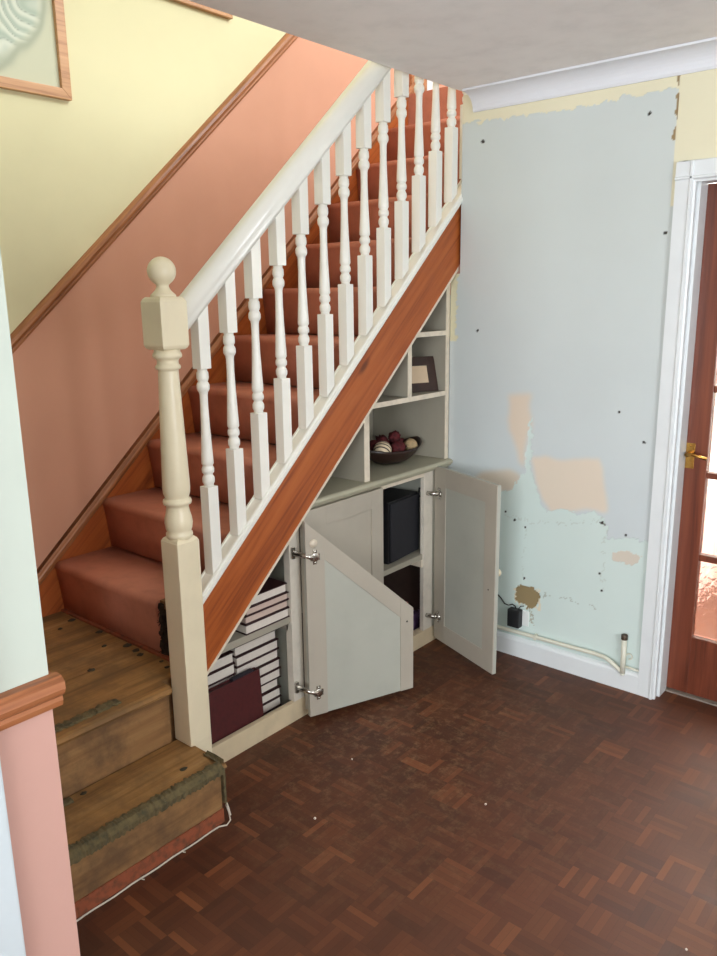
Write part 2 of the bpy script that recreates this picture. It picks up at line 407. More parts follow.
# hole, cracks, screw holes, scuffs
lay(in_poly(qx, qz, hole), (148, 128, 92), -.004)
pale = in_poly(px+jx*2-.006, pz+jz*2-.004, [(.37, .345), (.52, .36), (.525, .22), (.36, .24)]) & in_poly(px, pz, [(.38, .325), (.51, .345), (.515, .23), (.455, .19), (.39, .25)]) & ~in_poly(qx, qz, hole)
lay(pale & (vnoise(px, pz, 90, 10) > .1), (226, 214, 188), .0)
def crack(pts, w, c, seed):
    m = np.zeros(len(px), bool)
    for a, b in zip(pts, pts[1:]): m |= seg_d(px+jx*1.3, pz+jz*1.3, a, b) < w
    lay(m & (vnoise(px, pz, 70, seed) > -.12), c, -.0005)
crack([(.509, .31), (.568, .329), (.665, .326), (.777, .321)], .0019, (178, 186, 178), 11)
crack([(.30, .655), (.45, .64), (.60, .66), (.775, .705)], .0022, (198, 209, 203), 12)
crack([(.42, .62), (.425, .38)], .0022, (200, 212, 206), 13)
crack([(.79, .70), (.785, .625), (.785, .4)], .0022, (198, 209, 203), 14)
crack([(.47, .23), (.475, .17)], .003, (170, 168, 152), 15)
for a, b in ((.326, .664), (.373, .634), (.425, .611), (.429, .374), (.772, .694), (.773, .475), (.785, .403), (.87, .66), (.917, 1.041), (.813, 1.15), (.17, 2.214), (.854, 2.222), (.94, 1.811), (.976, 2.07), (.163, 1.45)):
    lay(np.hypot(px-a, pz-b) < .0058, (52, 46, 42), -.003)
for a, b, w in ((.772, .69, .012), (.17, 2.212, .010)):
    lay((np.abs(px-a) < w) & (np.abs(pz-b+.3*(px-a)) < .004), (58, 50, 46), -.002)
px2 = px.copy(); px2[(px < .070) & (pz > 1.69)] = .070
wb = grid_obj('wall_back', 'wallpaint', us, vs, np.stack([px2, -relief, pz], 1), colr)
struct(wb, 'stripped grey blue wall with filler patches and peeling paper', 'wall')
w = MB(); w.box(.071, .97, .006, .12, 0, CZ); w.box(.985, 1.0, -.001, .12, 0, CZ); w.box(.97, XR+.1, -.001, .12, 2.02, CZ); w.box(1.85, XR+.1, -.001, .12, 0, 2.02)
w.box(-.82, .071, .006, .12, 0, 1.60)  # unseen lower wall behind the cupboards, added to stop light leaking in
struct(w.build('wall_back_masonry', 'wall_plain'), 'plain wall around the door opening', 'wall')
m_ = MB(); m_.box(.955, XR+.1, -.0015, .0, 2.05, CZ)
struct(m_.build('wall_back_upper', 'cream_wall'), 'cream strip of wall above the door', 'wall')
box_struct('wall_stairwell', 'wall_plain', .075, .16, .1, 2.6, 1.55, CZ, label='plain wall beside the top of the stairs', cat='wall')
# right and front walls with windows (behind / beside the camera), left wall with a doorway
w = MB(); w.box(XR, XR+.12, YF, .1, 0, .85); w.box(XR, XR+.12, YF, .1, 2.15, CZ); w.box(XR, XR+.12, YF, -2.65, .85, 2.15); w.box(XR, XR+.12, -1.45, .1, .85, 2.15)
struct(w.build('wall_right', 'wall_plain'), 'plain right hand wall with a window', 'wall')
w = MB(); w.box(.58, XR, YF-.12, YF, 0, .6); w.box(.58, XR, YF-.12, YF, 2.2, CZ); w.box(.58, 1.0, YF-.12, YF, .6, 2.2); w.box(3.3, XR, YF-.12, YF, .6, 2.2)
struct(w.build('wall_front', 'wall_plain'), 'plain front wall with a wide window', 'wall')
def window(name, mk, label):
    root = bpy.data.objects.new(name, None); COL.objects.link(root); root['kind'] = 'structure'; root['label'] = label; root['category'] = 'window'
    mk(root)
def wr(root):
    m = MB()
    for y in (-2.65, -2.08, -1.51): m.box(XR, XR+.09, y, y+.06, .85, 2.15, .004)
    for z in (.85, 2.09): m.box(XR, XR+.09, -2.65, -1.45, z, z+.06, .004)
    m.build('window_frame', 'trim_white', root)
window('window_1', wr, 'white framed window in the right wall')
def wf(root):
    m = MB()
    for x in (1.0, 1.75, 2.5, 3.24): m.box(x, x+.06, YF-.09, YF, .6, 2.2, .004)
    for z in (.6, 2.14): m.box(1.0, 3.3, YF-.09, YF, z, z+.06, .004)
    m.build('window_frame', 'trim_white', root)
window('window_2', wf, 'white framed wide window in the front wall')
# near wall nib: white above dado, pink below
XN, YN = .70, -2.335
w = MB(); w.box(-.9, XN, -2.445, YN, .93, CZ); w.box(.58, XN, YF, -3.3, .93, CZ); w.box(.58, XN, -3.3, -2.445, 2.06, CZ)
struct(w.build('wall_near', 'white_wall'), 'white near wall above the wooden dado rail', 'wall')
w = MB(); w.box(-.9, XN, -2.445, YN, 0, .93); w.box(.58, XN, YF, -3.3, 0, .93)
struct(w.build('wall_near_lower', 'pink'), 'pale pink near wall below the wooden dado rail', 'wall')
box_struct('door_2', 'trim_white', .60, .64, -3.25, -2.5, .0, 2.02, label='white door in the near wall beside the camera', cat='door')
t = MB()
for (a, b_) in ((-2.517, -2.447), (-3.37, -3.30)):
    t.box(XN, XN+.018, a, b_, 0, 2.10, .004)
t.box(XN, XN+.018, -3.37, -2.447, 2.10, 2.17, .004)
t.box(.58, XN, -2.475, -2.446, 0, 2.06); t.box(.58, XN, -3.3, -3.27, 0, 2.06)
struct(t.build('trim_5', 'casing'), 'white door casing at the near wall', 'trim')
# near dado (flat profile, end on show)
pr = [(0, 0), (.012, .0), (.016, .012), (.015, .02), (.024, .028), (.03, .04), (.028, .054), (.018, .062), (.0, .064)]
t = MB(); t.prism([(XN+x, -2.446, .875+z) for x, z in pr], (0, .126, 0), 0)
t.prism([(XN-.001, YN+x*.5, .875+z) for x, z in pr], (-1.4, 0, 0), 0)
struct(t.build('trim_3', 'flat_wood'), 'stained wooden dado rail end on the near wall', 'trim')
# stair dado following the pitch
pr = [(0, 0), (.010, 0), (.014, .010), (.013, .017), (.022, .024), (.025, .036), (.022, .05), (.012, .058), (0, .062)]
t = MB(); t.prism([(XW+x, -1.62, dado_z(-1.62)-.062+z*1.05) for x, z in pr], (0, 2.9, 2.9*.89), 0)
t.box(XW, XW+.022, -2.335, -1.61, dado_z(-1.62)-.064, dado_z(-1.62)+.002, .004)
struct(t.build('trim_2', 'rail_wood'), 'brown wooden dado rail sloping up the stair wall', 'trim')
# coving
cv = [(0, CZ-.075), (-.008, CZ-.075), (-.012, CZ-.066)]
for k in range(0, 9):
    a = k/8*math.pi/2
    cv.append((-.012-.07*(1-math.cos(a)), CZ-.066+.056*math.sin(a)))
cv += [(-.092, CZ-.009), (-.092, CZ-.001), (0, CZ-.001)]
t = MB(); t.prism([(.125, y, z) for y, z in cv], (XR-.125, 0, 0))
struct(t.build('trim_1', 'coving'), 'white plaster coving along the back wall', 'trim')
# skirting
t = MB(); sk = [(0, 0), (-.016, 0), (-.016, .075), (-.012, .084), (-.006, .089), (0, .091)]
t.prism([(.02, y, z) for y, z in sk], (.95, 0, 0)); t.prism([(1.9, y, z) for y, z in sk], (XR-1.9, 0, 0))
struct(t.build('baseboard_back', 'trim_white'), 'white skirting board along the stripped wall', 'baseboard')
# door architrave + lining
t = MB()
def arch(y0):
    return [(0, 0), (0, -.016), (.048, -.018), (.052, -.024), (.058, -.024), (.063, -.014), (.07, -.012), (.07, 0)]
t.prism([(.968+x, y, 0) for x, y in arch(0)], (0, 0, 2.045))
t.prism([(1.885-x, y, 0) for x, y in arch(0)], (0, 0, 2.045))
t.prism([(.968, y, 2.045-x) for x, y in arch(0)], (.917, 0, 0))
t.box(1.0, 1.034, -.002, .16, 0, 2.0); t.box(1.822, 1.86, -.002, .16, 0, 2.0); t.box(1.0, 1.86, -.002, .16, 1.99, 2.03)
t.box(1.034, 1.046, .02, .098, 0, 1.985, .002); t.box(1.812, 1.822, .02, .098, 0, 1.985, .002); t.box(1.034, 1.82, .02, .098, 1.978, 1.99, .002)
struct(t.build('trim_4', 'trim_white'), 'white door frame and architrave', 'trim')

# glazed door
dr = bpy.data.objects.new('door_1', None); COL.objects.link(dr); dr.location = (1.036, .1, 0)
struct(dr, 'dark red brown glazed door at the right', 'door')
DX0, DX1 = 1.036, 1.82; gx0, gx1 = DX0+.09, DX1-.09
zb = [(.258, .577), (.604, .908), (.932, 1.236), (1.262, 1.565), (1.592, 1.875)]
m = MB(); m.box(DX0, gx0, .1, .14, .012, 1.978, .003); m.box(gx1, DX1, .1, .14, .012, 1.978, .003)
m.box(gx0, gx1, .1, .14, .012, .258, .003); m.box(gx0, gx1, .1, .14, 1.875, 1.978, .003)
m.build('door_frame', 'door_wood', dr)
m = MB()
for a, b_ in zip(zb, zb[1:]): m.box(gx0, gx1, .104, .136, a[1], b_[0], .004)
cw = (gx1-gx0-2*.024)/3
for k in (1, 2): m.box(gx0+k*cw+(k-1)*.024, gx0+k*cw+k*.024, .104, .136, .258, 1.875, .004)
m.build('glazing_bars', 'door_wood', dr)
for (a, b_) in zb:
    for k in range(3):
        x = gx0+k*(cw+.024)
        MB().box(x, x+cw, .117, .123, a, b_).build('pane', 'glass', dr)
hd = MB().box(1.046, 1.079, .096, .1, .942, 1.04, .001); hd.lathe([(.0035, 0), (.0035, .002), (0, .003)], (0, 0, 0), 8, Matrix.Translation((1.062, .096, 1.03)) @ Matrix.Rotation(math.pi/2, 4, 'X'))
h = hd.build('door_handle', 'brass', dr)
m = MB(); m.lathe([(.011, 0), (.011, .012), (.008, .03), (.008, .04)], (0, 0, 0), 14, Matrix.Translation((1.062, .096, 1.0)) @ Matrix.Rotation(math.pi/2, 4, 'X'))
m.tube([(1.06, .058, 1.0), (1.08, .054, 1.003), (1.105, .054, 1.0), (1.135, .058, .992)], .0065)
m.build('lever', 'brass', h)
MB().box(1.036, 1.82, .085, .16, 0, .006, .002).build('threshold', 'threshold', dr)
# hallway behind the door
w = MB(); w.box(.8, 2.3, 1.55, 1.65, .5, 2.4); w.box(.7, .8, .12, 1.65, .5, 2.4); w.box(2.2, 2.3, .12, 1.65, .5, 2.4)
struct(w.build('wall_hallway', 'wall_plain'), 'pale hallway wall behind the glazed door', 'wall')
w = MB(); w.box(.8, 2.3, 1.55, 1.65, 0, .5); w.box(.7, .8, .12, 1.65, 0, .5); w.box(2.2, 2.3, .12, 1.65, 0, .5)
struct(w.build('wall_hallway_lower', 'pink_hall'), 'pink hallway wall behind the glazed door', 'wall')
# upstairs shell
w = MB(); w.box(1.9, 2.0, -2.5, 2.6, UZ, 3.3); w.box(1.9, 2.0, -2.5, 2.6, 4.7, TOP); w.box(1.9, 2.0, -2.5, -.9, 3.3, 4.7); w.box(1.9, 2.0, 1.3, 2.6, 3.3, 4.7)
w.box(-.92, 2.0, 2.5, 2.6, UZ, TOP); w.box(-.92, 2.0, -2.5, -2.4, UZ, TOP)
struct(w.build('wall_upper', 'wall_plain'), 'pale landing walls upstairs', 'wall')
box_struct('ceiling_upper', 'ceiling', -.92, 2.0, -2.5, 2.6, TOP, TOP+.1, label='ceiling above the landing upstairs', cat='ceiling')
def wu(root):
    m = MB()
    for y in (-.9, .17, 1.24): m.box(1.9, 1.98, y, y+.06, 3.3, 4.7, .004)
    for z in (3.3, 4.64): m.box(1.9, 1.98, -.9, 1.3, z, z+.06, .004)
    m.build('window_frame', 'trim_white', root)
window('window_3', wu, 'white framed landing window upstairs')
t = MB(); t.box(XW, XW+.018, .80, .945, UZ, 2.785, .003)
struct(t.build('baseboard_landing', 'rail_wood'), 'short wooden skirting at the head of the stairs', 'baseboard')
t = MB(); t.box(XW, XW+.02, .945, 1.02, UZ, 4.7, .003)
struct(t.build('trim_6', 'trim_white'), 'white door casing at the head of the stairs', 'trim')

# ------------------------------------------------------------------ staircase
st = empty('staircase', (-.38, -1.5, 0), 'carpeted wooden staircase with two bare lower steps against peach wall', 'stairs')
XI, XO = -.775, .02      # between wall string and outer string
nose_y = lambda i: -1.535+G_*i
# bare lower step
m = MB(); m.box(.052, .272, -2.333, -1.612, .004, .052, .002)
m.build('kick_strip', 'red_paint', st)
m = MB(); m.box(  .05, .268, -2.333, -1.614, .052, .183, .002); m.build('step_riser', 'bare_x', st)
pr = [(.05, .183), (.262, .183), (.276, .187), (.281, .195), (.276, .202), (.266, .205), (.05, .205)]
m = MB(); m.prism([(x, -2.333, z) for x, z in pr], (0, 2.333-1.597, 0)); m.build('bare_tread', 'bare', st)
# residue of gripper and underlay along the nosing: ragged strip wrapped over the edge
def ragged(x0, x1, ya, yb, top, nosex, drop, n, seed, amp=.01, keep=1.0):
    rnd = random.Random(seed); bm = MB()
    t = bmesh.new(); cols = []
    for k in range(n+1):
        y = ya+(yb-ya)*k/n
        a = x0+amp*(rnd.random()-.5)*2; h = .003+.004*rnd.random(); dz = drop*(.8+.4*rnd.random())
        row = [(a, y, top+.0005), (a+.003, y, top+h), ((a+x1)/2, y, top+h*1.3), (x1, y, top+h)]
        if nosex is not None:
            row += [(nosex+h, y, top-.008), (nosex+h*.8, y, top-dz), (nosex-.012, y, top-dz-.002)]
        else: row += [(x1+amp*(rnd.random()-.2), y, top+.0005)]
        cols.append([t.verts.new(p) for p in row])
    for p, q in zip(cols, cols[1:]):
        if rnd.random() > keep: continue
        for i in range(len(p)-1): t.faces.new([p[i], p[i+1], q[i+1], q[i]])
    for v in [v for v in t.verts if not v.link_faces]: t.verts.remove(v)
    bmesh.ops.recalc_face_normals(t, faces=t.faces)
    bm._merge(t); return bm
r1 = ragged(.246, .272, -2.333, -1.612, .205, .281, .026, 150, 3, .007).build('underlay_residue', 'residue', st)
m = MB()
m2 = ragged(.19, .262, -1.618, -1.594, .205, None, 0, 12, 5); m2.build('underlay_residue', 'residue', st)
# hairy frayed corner at the end of the step
rnd = random.Random(4); m = MB()
for k in range(70):
    z = .06+.15*rnd.random(); x = .255+.02*rnd.random()
    p = Vector((x, -1.607, z)); d = Vector((rnd.uniform(-.2, .9), rnd.uniform(.1, 1), rnd.uniform(-.8, .6))).normalized()*rnd.uniform(.004, .013)
    m.tube([p, p+d*.5+Vector((0, 0, .001)), p+d], .0006, 4)
m.box(.235, .279, -1.612, -1.603, .07, .2, .004)
m.build('frayed_carpet_corner', 'residue', st)
# second riser and landing boards
m = MB(); m.box(.01, .048, -2.333, -1.63, .205, .382, .002); m.build('step_riser', 'bare_x', st)
pr = [(-.225, .382), (.058, .382), (.07, .386), (.075, .396), (.07, .406), (.06, .41), (-.225, .41)]
m = MB(); m.prism([(x, -2.333, z) for x, z in pr], (0, 2.333-1.632, 0)); m.box(-.225, .02, -1.632, -1.515, .382, .41); m.build('landing_board', 'bare', st)
m = MB(); m.box(-.5, -.2275, -2.333, -1.515, .382, .4095, .0015); m.build('landing_board', 'bare', st)
m = MB(); m.box(-.795, -.5025, -2.333, -1.515, .382, .41, .0015); m.build('landing_board', 'bare', st)
m = MB(); m.box(-.79, .02, -2.333, -1.5, 0.0, .382); m.build('landing_carcass', 'bare_x', st)
ragged(.0, .034, -2.333, -1.79, .41, None, 0, 90, 9, .008).build('underlay_residue', 'residue', st)
ragged(.055, .08, -2.333, -2.0, .206, None, 0, 40, 11, .01).build('underlay_residue', 'residue', st)
rnd = random.Random(21); m = MB()
for (x, y) in ((-.62, -1.62), (-.48, -1.545), (-.36, -1.6), (-.24, -1.55), (-.20, -1.56), (-.1, -1.545), (-.23, -1.73), (-.66, -1.55), (-.05, -1.56), (-.3, -1.545)):
    m = MB(); m.ball((x, y, .411), .011*rnd.uniform(.6, 1.2), 1, 1.2, .35, .5, 2, rnd.random()*9); m.build('underlay_scrap', 'scrap', st)
m = MB()
for (x, y) in ((.2, -1.70), (.10, -2.1), (.07, -1.96)):
    m = MB(); m.ball((x, y, .206), .008*rnd.uniform(.6, 1.3), 1, 1.3, .35, .5, 2, rnd.random()*9); m.build('underlay_scrap', 'scrap', st)
m = MB(); m.box(-.775, -.03, -1.53, -1.513, .41, .419, .003); m.build('gripper_strip', 'red_paint', st)
# carpeted steps
def step_profile(i):
    y0 = nose_y(i); z1 = .41+R_*(i+1); z0 = z1-R_
    ry = y0+.022          # riser face
    pts = [(ry+.012, z0+.0)]
    pts += [(ry, z0+.004), (ry-.009, z0+.10), (y0+.004, z1-.036)]
    for k in range(7):    # rounded nosing
        a = -.55+(.55+math.pi/2)*k/6
        pts.append((y0+.022-.022*math.cos(a), z1-.022+.022*math.sin(a)))
    pts += [(y0+.1, z1), (y0+G_+.03, z1-.001), (y0+G_+.03, z1-.016), (ry+.014, z1-.028)]
    return pts
for i in range(11):
    pr = step_profile(i)
    x1 = -.13 if i == 0 else XO
    m = MB(); m.prism([(XI, y, z) for y, z in pr], (x1-XI, 0, 0))
    o = m.build('carpeted_step', 'carpet', st)
    for p in o.data.polygons:
        p.use_smooth = abs(p.normal.x) < .5
m = MB(); m.box(-.13, .02, -1.505, -1.48, .41, .61, .001); m.box(-.13, .02, -1.512, -1.48, .585, .614, .001); m.build('step_end', 'bare_x', st)
rnd = random.Random(8); m = MB()
m.prism([(-.136, -1.52+.004*math.sin(k*2.1), .415+k*.0158) for k in range(13)]+[(-.122, -1.5, .605), (-.122, -1.5, .415)], (.022, 0, 0))
for k in range(90):
    p = Vector((-.13+rnd.uniform(-.004, .03), -1.518, rnd.uniform(.415, .605))); d = Vector((rnd.uniform(-.3, 1), rnd.uniform(-1, 0), rnd.uniform(-.8, .8))).normalized()*rnd.uniform(.006, .016)
    m.tube([p, p+d*.6, p+d], .0012, 4)
m.build('frayed_carpet_edge', 'carpet_frayed', st)
# wall string with moulding
sz = lambda y: .587+.889*(y+1.606)
ys = -1.70
m = MB(); m.prism([(XW, -2.333, .41), (XW, -1.434, .41), (XW, .80, sz(.80)-.33), (XW, .80, sz(.80)), (XW, ys, sz(ys)), (XW, -2.333, sz(ys))], (.024, 0, 0))
ws = m.build('wall_string', 'string', st)
pm = [(0, -.05), (.028, -.05), (.030, -.044), (.034, -.036), (.036, -.02), (.034, -.014), (.028, -.008), (.024, 0), (0, 0)]
m = MB(); m.prism([(XW+x, ys, sz(ys)+z) for x, z in pm], (0, 2.5, 2.5*.889))
m.prism([(XW+x, -2.333, sz(ys)+z) for x, z in pm], (0, 2.333+ys, 0))
m.build('string_moulding', 'rail_wood', ws)
# outer string
zt = lambda y: .659+.9*(y+1.472)
zl = lambda y: 1.715+.894*(y+.003)
m = MB(); m.prism([(.024, -1.535, zl(-1.535)), (.024, .0, zl(0)), (.024, .75, zl(.75)), (.024, .75, zt(.75)), (.024, -1.535, zt(-1.535))], (.034, 0, 0), .002)
m.build('outer_string', 'string', st)
m = MB(); m.prism([(.026, -1.5, zl(-1.5)-.012), (.026, .0, zl(0)-.012), (.026, 0, zl(0)+.001), (.026, -1.5, zl(-1.5)+.001)], (.034, 0, 0))
m.build('string_edge_bead', 'cab_edge', st)
m = MB(); m.prism([(-.795, -1.45, zl(-1.45)), (-.795, .75, zl(.75)), (-.795, .75, zl(.75)+.02), (-.795, -1.45, zl(-1.45)+.02)], (.815, 0, 0))
m.build('soffit_board', 'soffit', st)

# ------------------------------------------------------------------ banister
bn = empty('stair_banister', (.075, -1.582, .205), 'white and cream turned banister running up the open side of the stairs', 'banister')
cx, cy = .083, -1.570
m = MB(); hb = .0415
m.box(cx-hb, cx+hb, cy-hb, cy+hb, .206, .885, .004); m.box(cx-hb+.0005, cx+hb-.0005, -1.601, cy+hb-.0005, .004, .215)
m.lathe([(.0565, 0), (.052, .007), (.042, .013)], (cx, cy, .884), 4, Matrix.Translation((cx, cy, 0)) @ Matrix.Rotation(math.pi/4, 4, 'Z') @ Matrix.Translation((-cx, -cy, 0)), False)
prof = [(.034, .885), (.0405, .899), (.0405, .908), (.036, .913), (.040, .922), (.0425, .94), (.041, .955), (.036, .975), (.0335, .99), (.034, .998), (.042, 1.0), (.0435, 1.007), (.042, 1.014), (.0355, 1.017), (.0365, 1.022), (.0405, 1.035), (.0415, 1.05), (.0400, 1.10), (.036, 1.22), (.0315, 1.35), (.0295, 1.400), (.0295, 1.404), (.036, 1.407), (.037, 1.412), (.036, 1.417), (.032, 1.420), (.031, 1.43), (.034, 1.436), (.041, 1.440), (.0425, 1.446), (.041, 1.452), (.038, 1.456), (.038, 1.466)]
m.lathe(prof, (cx, cy, 0), 28)
hu = .0465
t = bmesh.new()
m.box(cx-hu, cx+hu, cy-hu, cy+hu, 1.474, 1.600, .003)
q2 = math.sqrt(2); MR = Matrix.Translation((cx, cy, 0)) @ Matrix.Rotation(math.pi/4, 4, 'Z') @ Matrix.Translation((-cx, -cy, 0))
m.lathe([((hu-.001)*q2, 1.599), ((hu-.004)*q2, 1.606), ((hu-.010)*q2, 1.612)], (cx, cy, 0), 4, MR, False)
m.lathe([((hu-.010)*q2, 1.463), ((hu-.004)*q2, 1.468), ((hu-.001)*q2, 1.475)], (cx, cy, 0), 4, MR, False)
npst = m.build('newel_post', 'cream_gloss', bn)
m = MB(); prof = [(.036, 1.611), (.0365, 1.617), (.031, 1.622), (.022, 1.631), (.0175, 1.640), (.018, 1.645)]
for k in range(1, 15):
    a = -math.pi/2+.42+(math.pi-.42)*k/14
    prof.append((max(0, .0405*math.cos(a)), 1.683+.0405*math.sin(a)))
m.lathe(prof, (cx, cy, 0), 28)
m.build('ball_finial', 'cream_gloss', npst)
# handrail
xc = .044
hp = [(-.021, 0), (.021, 0), (.023, .016), (.024, .028), (.031, .040), (.033, .058), (.031, .076), (.024, .092), (.012, .1), (-.012, .1), (-.024, .092), (-.031, .076), (-.033, .058), (-.031, .040), (-.024, .028), (-.023, .016)]
rb = lambda y: 1.80+.905*(y+1.158)
m = MB(); m.prism([(xc+x, -1.535, rb(-1.535)+z) for x, z in hp], (0, 1.75, 1.75*.905))
o = m.build('handrail', 'white_gloss', bn)
for p in o.data.polygons: p.use_smooth = abs(p.normal.y) < .9 and len(p.vertices) == 4
# base rail
bp = [(-.030, 0), (.030, 0), (.032, .008), (.032, .022), (.028, .026), (.028, .034), (.021, .036), (.021, .030), (-.021, .030), (-.021, .036), (-.028, .036), (-.030, .02)]
m = MB(); m.prism([(xc+x, -1.536, zt(-1.536)+z) for x, z in bp], (0, 2.1, 2.1*.9))
m.build('base_rail', 'white_gloss', bn)
# balusters
hbq = .0205
Y0 = -1.4145; zbase = zt(Y0)+.030; zlow = 1.018; zup = 1.393; zr = rb(Y0)+.003
m = MB()
def sloped_block(y, za, zb_, slopes):
    a = hbq
    v = []
    t = bmesh.new()
    for (sx, sy) in ((-1, -1), (1, -1), (1, 1), (-1, 1)):
        v.append((t.verts.new((xc+sx*a, y+sy*a, za+(sy*a*.9 if slopes[0] else 0))), t.verts.new((xc+sx*a, y+sy*a, zb_+(sy*a*.905 if slopes[1] else 0)))))
    t.faces.new([p[0] for p in v][::-1]); t.faces.new([p[1] for p in v])
    for i in range(4): t.faces.new([v[i][0], v[(i+1) % 4][0], v[(i+1) % 4][1], v[i][1]])
    bmesh.ops.recalc_face_normals(t, faces=t.faces)
    bmesh.ops.bevel(t, geom=list(t.edges), offset=.0022, segments=2, profile=.7, affect='EDGES')
    return t
m._merge(sloped_block(Y0, zbase, zlow, (1, 0))); m._merge(sloped_block(Y0, zup, zr, (0, 1)))
LT = zup-zlow
bprof = [(0, .016), (.02, .0155), (.03, .0185), (.075, .0195), (.095, .0175), (.105, .015), (.12, .0185), (.135, .0205), (.165, .0205), (.18, .0185), (.195, .0145), (.22, .0130), (.32, .0128), (.48, .0145), (.66, .0175), (.77, .0195), (.80, .0198), (.815, .017), (.822, .0155), (.832, .0185), (.85, .0202), (.878, .0195), (.89, .015), (.90, .0145), (.912, .0175), (.928, .020), (.96, .020), (.975, .0175), (.985, .0155), (1.0, .0165)]
m.lathe([(r, zup-t_*LT) for t_, r in bprof], (xc, Y0, 0), 18)
b0 = m.build('baluster', 'white_gloss', bn)
for k in range(1, 14):
    o = b0.copy(); COL.objects.link(o); o.parent = bn
    dy = .1142*k; o.location = (0, dy, dy*.919)

# ------------------------------------------------------------------ under-stair cabinets
XF = .02
cl = empty('under_stair_cabinet', (-.2, -1.3, 0), 'low open under-stair cabinet full of books behind the newel post', 'cabinet')
m = MB(); m.box(.001, XF, -1.575, -.985, .0, .082, .002); m.build('plinth', 'plinth', cl)
m = MB(); m.box(-.012, XF, -1.042, -.987, .082, zl(-1.042)-.014, .002); m.build('frame_stile', 'stile', cl)
m = MB(); m.box(-.45, -.02, -1.0, -.987, .0, zl(-1.0)-.03); m.build('side_panel', 'cab_blue', cl)
m = MB(); m.prism([(-.42, -1.40, .408), (.012, -1.40, .408), (.012, -1.002, .408), (-.42, -1.002, .408)], (0, 0, .027), .001); m.build('shelf', 'cab_in', cl)
m = MB(); m.box(-.4, -.0, -1.042, -1.002, .372, .407, .001); m.build('shelf_batten', 'cab', cl)
m = MB(); m.box(-.46, -.45, -1.57, -.987, .0, .375); m.build('back_panel', 'cab_in', cl)

def doormtx(hx, hy, ang):
    """local: door runs along +u from hinge, v = towards viewer side (inner face at v=0, outer at v<0)"""
    d = Vector((math.sin(ang), math.cos(ang), 0)); n = Vector((math.cos(ang), -math.sin(ang), 0))
    return Matrix(((d.x, n.x, 0, hx), (d.y, n.y, 0, hy), (0, 0, 1, 0), (0, 0, 0, 1)))
def hinge(parent, mtx, z, stile_pt):
    m = MB()
    m.box(.028, .044, 0, .003, z-.028, z+.028, .001, mtx)      # plate wings
    m.box(.018, .056, 0, .004, z-.013, z+.013, .002, mtx)
    m.lathe([(.0175, 0), (.0175, .006), (.014, .008)], (0, 0, 0), 16, mtx @ Matrix.Translation((.036, 0, z)) @ Matrix.Rotation(-math.pi/2, 4, 'X'))
    for dz in (-.021, .021): m.lathe([(.005, 0), (.005, .004), (0, .005)], (0, 0, 0), 8, mtx @ Matrix.Translation((.036, .003, z+dz)) @ Matrix.Rotation(-math.pi/2, 4, 'X'))
    a = mtx @ Vector((.03, .008, z)); s_ = Vector(stile_pt); mid = (a+s_)/2+Vector((.012, 0, 0))
    d = (s_-a).normalized()
    for off in (-.007, .007):
        m.tube([a+Vector((0, 0, off)), mid+Vector((0, 0, off)), s_+Vector((0, 0, off))], .004, 6)
    m.tube([a, mid, s_], .010, 8)
    m.box(s_.x-.035, s_.x+.004, s_.y-.006, s_.y+.008, s_.z-.022, s_.z+.022, .002)
    return m.build('hinge', 'chrome', parent)

# left (diagonal) door, swung wide open
A = math.atan2(.171, .435); mt = doormtx(.082, -1.02, A); W = .466; Tk = .02
z0, zh, zo = .03, .811, .382
ztop = lambda u: zh+(zo-zh)*u/W
m = MB(); m.prism([(0, -.004, z0), (W, -.004, z0), (W, -.004, zo), (0, -.004, zh)], (0, -Tk+.004, 0), 0, mt)
dl = m.build('door', ['cab_blue'], cl)
fw = .072; fr = .06
m = MB()
m.prism([(.0, 0, z0), (.076, 0, z0), (.076, 0, ztop(.076)), (.0, 0, ztop(0))], (0, -.0045, 0), .001, mt)
m.prism([(W-fr, 0, z0), (W, 0, z0), (W, 0, zo), (W-fr, 0, ztop(W-fr))], (0, -.0045, 0), .001, mt)
m.prism([(.076, 0, ztop(.076)-.085), (W-fr, 0, ztop(W-fr)-.085), (W-fr, 0, ztop(W-fr)), (.076, 0, ztop(.076))], (0, -.0045, 0), .001, mt)
m.build('door_border', 'cab', dl)
m = MB(); m.lathe([(.0165, 0), (.0165, .0015), (.0, .002)], (0, 0, 0), 16, mt @ Matrix.Translation((.032, .0005, .725)) @ Matrix.Rotation(-math.pi/2, 4, 'X')); m.build('cover_cap', 'cab_edge', dl)
m = MB(); m.lathe([(.004, 0), (.004, .001), (.0, .0015)], (0, 0, 0), 8, mt @ Matrix.Translation((W-.03, .0005, .33)) @ Matrix.Rotation(-math.pi/2, 4, 'X')); m.build('screw', 'black', dl)
hinge(dl, mt, .672, (.028, -1.03, .684)); hinge(dl, mt, .125, (.028, -1.034, .142))

cr = empty('understairs_cupboard', (-.2, -.5, 0), 'taller under-stair cupboard with speaker inside, one door closed and one open', 'cupboard')
m = MB(); m.box(-.02, XF, -.984, -.004, .0, .076, .002); m.build('plinth', 'plinth', cr)
m = MB(); m.box(-.0, XF, -.19, -.122, .076, .834, .002); m.build('frame_stile', 'stile', cr)
m = MB(); m.box(-.0, XF-.001, -.122, -.004, .076, .834); m.build('filler_panel', 'cab', cr)
m = MB(); m.box(-.42, .0, -.130, -.118, .45, .834); m.build('side_panel', 'cab_blue', cr)
m = MB(); m.box(-.42, .0, -.130, -.118, 0, .449); m.build('side_panel_lower', 'brown_in', cr)  # lower part of the side panel, coloured dark brown
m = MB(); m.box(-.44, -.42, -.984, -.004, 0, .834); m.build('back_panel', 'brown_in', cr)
m = MB(); m.box(-.42, .012, -.98, -.132, .426, .451, .001); m.build('shelf', 'cab_in', cr)
